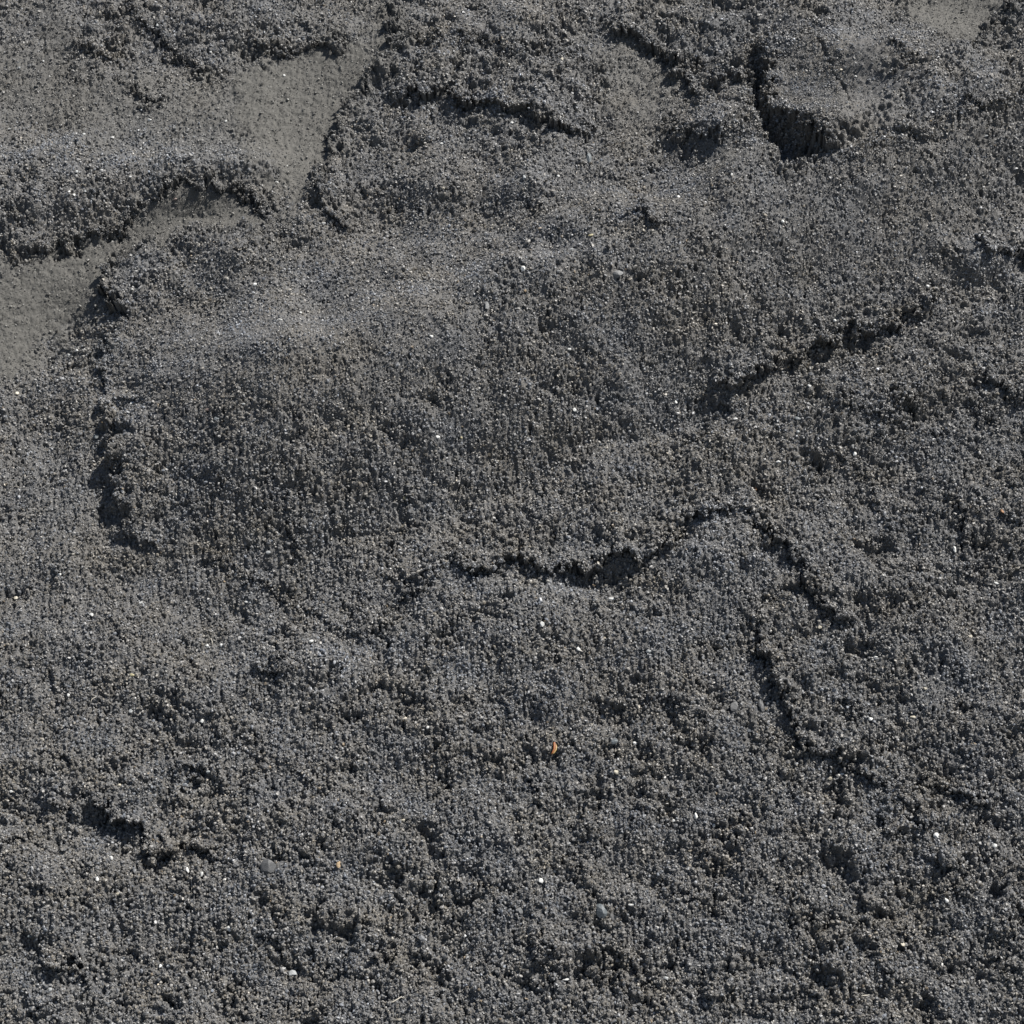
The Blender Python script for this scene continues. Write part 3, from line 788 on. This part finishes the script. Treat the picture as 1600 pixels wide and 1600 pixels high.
def clod_mesh(seed, a, b):
    bm = bmesh.new()
    bmesh.ops.create_icosphere(bm, subdivisions=5, radius=.5)
    from mathutils import noise as mn
    off = Vector((seed * 3.1, seed * 1.7, 0))
    for v in bm.verts:
        p = v.co.copy()
        q = Vector((p.x * a, p.y * b, p.z * min(a, b)))
        w = mn.noise(q * .10 + off) * .5
        c = mn.voronoi(q * .21 + off)[0]
        f = mn.voronoi(q * .42 + off)[0]
        v.co *= 1 + w * .5 + .22 * (.6 - c[0]) + .13 * (.6 - f[0])
    me = bpy.data.meshes.new('sand_clod')
    bm.to_mesh(me); bm.free()
    me.materials.append(M_SAND)
    me.transform(Matrix.Diagonal((a * MM, b * MM / .86, min(a, b) * MM * .9, 1)))
    return me


for (u, v, a, b, ang, lab) in CLODS:
    o = bpy.data.objects.new('sand_clod', clod_mesh(k % 17, a, b))
    COL.objects.link(o)
    o.matrix_world = Matrix.Translation(Vector(place(TX[k], TS[k], TH[k] + min(a, b) * MM * .1))) @ orient(ang, u, v)
    tag(o, lab, 'clod', 'loose clods of damp sand')
    k += 1
TR[len(PEBBLES) + len(STONES):] = 0


def strip(name, pts, w, thick, mat, parent=None):
    """a thin curled strip through points (x across, y up the slope, z out), widths per point"""
    bm = bmesh.new(); rings = []
    for i, p in enumerate(pts):
        p = Vector(p)
        t = (Vector(pts[min(i + 1, len(pts) - 1)]) - Vector(pts[max(i - 1, 0)])).normalized()
        n = Vector((0, 0, 1)); n = (n - t * n.dot(t)).normalized()
        c = t.cross(n)
        ring = []
        for j in range(8):
            a = j * math.pi / 4
            ring.append(bm.verts.new(p + c * math.cos(a) * w[i] / 2 + n * math.sin(a) * thick / 2 * min(1, w[i] / max(w) + .2)))
        rings.append(ring)
    for r0, r1 in zip(rings, rings[1:]):
        for j in range(8): bm.faces.new((r0[j], r0[(j + 1) % 8], r1[(j + 1) % 8], r1[j]))
    bm.faces.new(rings[0][::-1]); bm.faces.new(rings[-1])
    bmesh.ops.recalc_face_normals(bm, faces=bm.faces)
    for f in bm.faces: f.smooth = True
    me = bpy.data.meshes.new(name); bm.to_mesh(me); bm.free()
    me.materials.append(mat)
    o = bpy.data.objects.new(name, me); COL.objects.link(o)
    if parent: o.parent = parent
    return o


# the curled orange scrap of leaf: dark orange blade with a yellow inner rib
M_ORANGE = stone_material('orange_leaf', (.25, .085, .025), .5, .25)
M_YELLOW = stone_material('yellow_rib', (.34, .23, .09), .45, .2)
leaf = bpy.data.objects.new('leaf_scrap', None)
COL.objects.link(leaf)
leaf.matrix_world = Matrix.Translation(Vector(place(TX[-1], TS[-1], TH[-1] + .0030))) @ orient(0, 0, 0)
tag(leaf, 'tiny curled orange and yellow leaf scrap on grey sand, lower centre', 'leaf')
q = MM
strip('blade', [(-.5 * q, 11 * q, 0), (0, 7 * q, .6 * q), (.5 * q, 2 * q, 1 * q), (0, -3 * q, 1 * q), (-2.5 * q, -8 * q, .4 * q), (-5 * q, -11 * q, 0)],
      [1.2 * q, 3.6 * q, 4.2 * q, 3.6 * q, 2.4 * q, 1 * q], 2.2 * q, M_ORANGE, leaf)
strip('rib', [(2.6 * q, 5 * q, 1.0 * q), (3.2 * q, 1 * q, 1.6 * q), (2.4 * q, -4 * q, 1.8 * q), (-.5 * q, -9 * q, 1.2 * q), (-3.6 * q, -11.5 * q, .6 * q)],
      [.8 * q, 2.0 * q, 2.4 * q, 2.0 * q, .8 * q], 2.0 * q, M_YELLOW, leaf)
M_FIBRE = stone_material('dry_fibre', (.42, .39, .33), .6, .2)
FIBRES = [
    (619, 1564, [(-9, -3), (-4, -2), (2, 1), (7, 4), (10, 2)], 1.9, 'pale curved dry fibre near the bottom edge, left of centre'),
    (1351, 1558, [(-6, 0), (-1, 1), (6, 1.5)], 2.2, 'short straw yellow stalk near the bottom edge, right of centre'),
    (1180, 1024, [(-3, -8), (0, -1), (2.5, 7)], 1.3, 'fine pale upright fibre left of the lower diagonal crack'),
    (332, 1004, [(-3, 5), (0, 0), (1.5, -6)], 1.2, 'fine pale fibre between two white pebbles, left of centre'),
    (146, 1096, [(4, 5), (-2, 2), (-3, -4)], 1.3, 'small hooked pale fibre on sand at left'),
    (298, 1378, [(0, 20), (1, 6), (3, -8), (2, -24)], 1.0, 'long hair thin fibre hanging down between two white pebbles, lower left'),
]
fu, fv, fxx, fss, fh = settle([f[0] for f in FIBRES], [f[1] for f in FIBRES], np.full(len(FIBRES), 5.0))
for i, (u, v, pts, w, lab) in enumerate(FIBRES):
    ww = [w * q * .5] + [w * q] * (len(pts) - 2) + [w * q * .4]
    o = strip('dry_fibre', [(a * q, b * q / .86, .8 * q * (1 - j % 2)) for j, (a, b) in enumerate(pts)], ww, w * q, M_FIBRE)
    o.matrix_world = Matrix.Translation(Vector(place(fxx[i], fss[i], fh[i] + .0022))) @ orient(0, 0, 0)
    tag(o, lab, 'plant fibre', 'dry plant fibres in the sand')


NG = 1100000
gu = RNG.uniform(-75, 1675, NG); gv = RNG.uniform(-75, 1675, NG)
# the steep broken edges carry as many grains as the rest, so add more there
eu, ev = [], []
for (pts, A, L, B, Lb, side) in LIPS:
    for (x1, y1), (x2, y2) in zip(pts, pts[1:]):
        m = int(math.hypot(x2 - x1, y2 - y1) * 13)
        t = RNG.random(m); nrm = RNG.normal(0, 3.6, m); sl = math.hypot(*side)
        eu.append(x1 + t * (x2 - x1) + nrm * side[0] / sl); ev.append(y1 + t * (y2 - y1) + nrm * side[1] / sl)
eu = np.concatenate(eu); ev = np.concatenate(ev)
# edge marks are where they are seen: move them to where they lie on the swollen masses
vv0 = ev.copy()
for _ in range(3):
    face(eu, vv0)
    vv0 = ev + .52 * face.swell
wx, ws = to_plane(eu, vv0)
eu2 = eu - 5.6 * sample(n_warp_a, wx, ws) - 4.6 * sample(n_warp_c, wx, ws)
ev2 = vv0 - 5.0 * sample(n_warp_b, wx, ws) - 4.6 * sample(n_warp_d, wx, ws)
hu = RNG.uniform(1150, 1300, 30000); hv = RNG.uniform(70, 285, 30000)
loose = np.concatenate([np.zeros(len(gu), bool), np.ones(len(eu2) + len(hu), bool)])
gu = np.concatenate([gu, eu2, hu]); gv = np.concatenate([gv, ev2, hv])
NG = len(gu)
keep = np.ones(NG, bool)
for a, b, r in zip(TU, TV, TR):
    near = np.nonzero((np.abs(gu - a) < r) & (np.abs(gv - b) < r))[0]
    keep[near[np.hypot(gu[near] - a, gv[near] - b) < r * .8]] = False
gu, gv = gu[keep], gv[keep]
loose = loose[keep]
gh, gs_, gxp, gsp = face(gu, gv)
tn_ = face.tan
for o in [o for o in COL.objects if o.name.startswith('sand_clod')]:      # the clods are made of the same grains
    m_ = np.array(o.matrix_world)
    vv_ = np.array([o.data.vertices[i].co for i in RNG.integers(0, len(o.data.vertices), 1300)]) * RNG.uniform(.93, 1.05, (1300, 1))
    wpt = vv_ @ m_[:3, :3].T + m_[:3, 3] - np.array(CENTRE)
    gxp = np.concatenate([gxp, wpt[:, 0]]); gsp = np.concatenate([gsp, wpt @ np.array(T_UP)]); gh = np.concatenate([gh, wpt @ np.array(N_UP)])
    loose = np.concatenate([loose, np.zeros(1300, bool)]); gs_ = np.concatenate([gs_, np.zeros(1300)]); tn_ = np.concatenate([tn_, np.zeros(1300)]); gu = np.concatenate([gu, np.full(1300, 800.)]); gv = np.concatenate([gv, np.full(1300, 600.)])
n = len(gu)
size = (0.00105 + 0.0029 * RNG.random(n) ** 3.0)
big = RNG.random(n) < .006
size[big] *= 1.6
size *= np.where(RNG.random(n) < .05, 1.1, 1 - .50 * gs_)
lift = RNG.uniform(-.45, .40, n) * size
lift += (RNG.random(n) < .12) * .5 * size * (1 - gs_)
pos = place(gxp, gsp, gh + lift)
pos[loose] += RNG.normal(0, 1.25 * MM, (int(loose.sum()), 3))      # crumbs stuck on at all depths of the broken edges
tone = np.clip(.112 * np.exp(RNG.normal(0, .28, n)), .03, .40)
tone = np.where(RNG.random(n) < .0022, .42, tone)
tone = np.where(RNG.random(n) < .012, tone * 2.0, tone)
dry = np.zeros(n)  # extra paleness painted onto grains of the sunlit tops
for (cu, cv, ru, rv, a) in LIT_TOPS:
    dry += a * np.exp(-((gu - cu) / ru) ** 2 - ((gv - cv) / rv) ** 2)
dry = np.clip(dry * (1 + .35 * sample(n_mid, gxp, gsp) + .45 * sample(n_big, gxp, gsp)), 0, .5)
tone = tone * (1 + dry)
warm = np.clip(RNG.normal(0, .05, n) + .028 + .03 * sample(n_patch, gxp, gsp), -.10, .16)
rust = RNG.random(n) < .003
warm = warm - .10 * dry  # painted tops also turn cooler, imitating sky light
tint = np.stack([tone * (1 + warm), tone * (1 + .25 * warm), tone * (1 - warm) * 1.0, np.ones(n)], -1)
tint[rust, 0] *= 1.3; tint[rust, 1] *= 1.05; tint[rust, 2] *= .75
w = tn_[:, None]
tan = (np.array([.100, .097, .089]) * np.exp(RNG.normal(0, .33, n))[:, None])
tint[:, :3] = tint[:, :3] * (1 - w) + tan * w
gm = bpy.data.meshes.new('sand_grains')
gm.vertices.add(n); gm.vertices.foreach_set('co', pos.astype(np.float32).ravel())
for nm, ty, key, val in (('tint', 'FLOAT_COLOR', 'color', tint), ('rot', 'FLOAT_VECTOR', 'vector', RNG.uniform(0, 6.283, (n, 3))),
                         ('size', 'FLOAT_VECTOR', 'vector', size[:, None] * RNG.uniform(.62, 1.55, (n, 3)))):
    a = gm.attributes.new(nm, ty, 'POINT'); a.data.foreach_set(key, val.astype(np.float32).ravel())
a = gm.attributes.new('pick', 'INT', 'POINT'); a.data.foreach_set('value', RNG.integers(0, 14, n).astype(np.int32))
grains = bpy.data.objects.new('sand_grains', gm)
COL.objects.link(grains)
tag(grains, 'loose dark grey sand grains and crumbs covering the whole slope', 'sand grains', kind='stuff')
ng = bpy.data.node_groups.new('grain_scatter', 'GeometryNodeTree')
ng.interface.new_socket('Geometry', in_out='INPUT', socket_type='NodeSocketGeometry')
ng.interface.new_socket('Geometry', in_out='OUTPUT', socket_type='NodeSocketGeometry')
gi = ng.nodes.new('NodeGroupInput'); go = ng.nodes.new('NodeGroupOutput')
ip = ng.nodes.new('GeometryNodeInstanceOnPoints')
ci = ng.nodes.new('GeometryNodeCollectionInfo')
ci.inputs['Collection'].default_value = variants
ci.inputs['Separate Children'].default_value = True
ci.inputs['Reset Children'].default_value = True


def attr(nm, ty):
    a = ng.nodes.new('GeometryNodeInputNamedAttribute'); a.data_type = ty
    a.inputs['Name'].default_value = nm
    return a.outputs['Attribute']


ng.links.new(gi.outputs[0], ip.inputs['Points'])
ng.links.new(ci.outputs[0], ip.inputs['Instance'])
ip.inputs['Pick Instance'].default_value = True
ng.links.new(attr('pick', 'INT'), ip.inputs['Instance Index'])
ng.links.new(attr('rot', 'FLOAT_VECTOR'), ip.inputs['Rotation'])
ng.links.new(attr('size', 'FLOAT_VECTOR'), ip.inputs['Scale'])
ng.links.new(ip.outputs[0], go.inputs[0])
md = grains.modifiers.new('grains', 'NODES'); md.node_group = ng
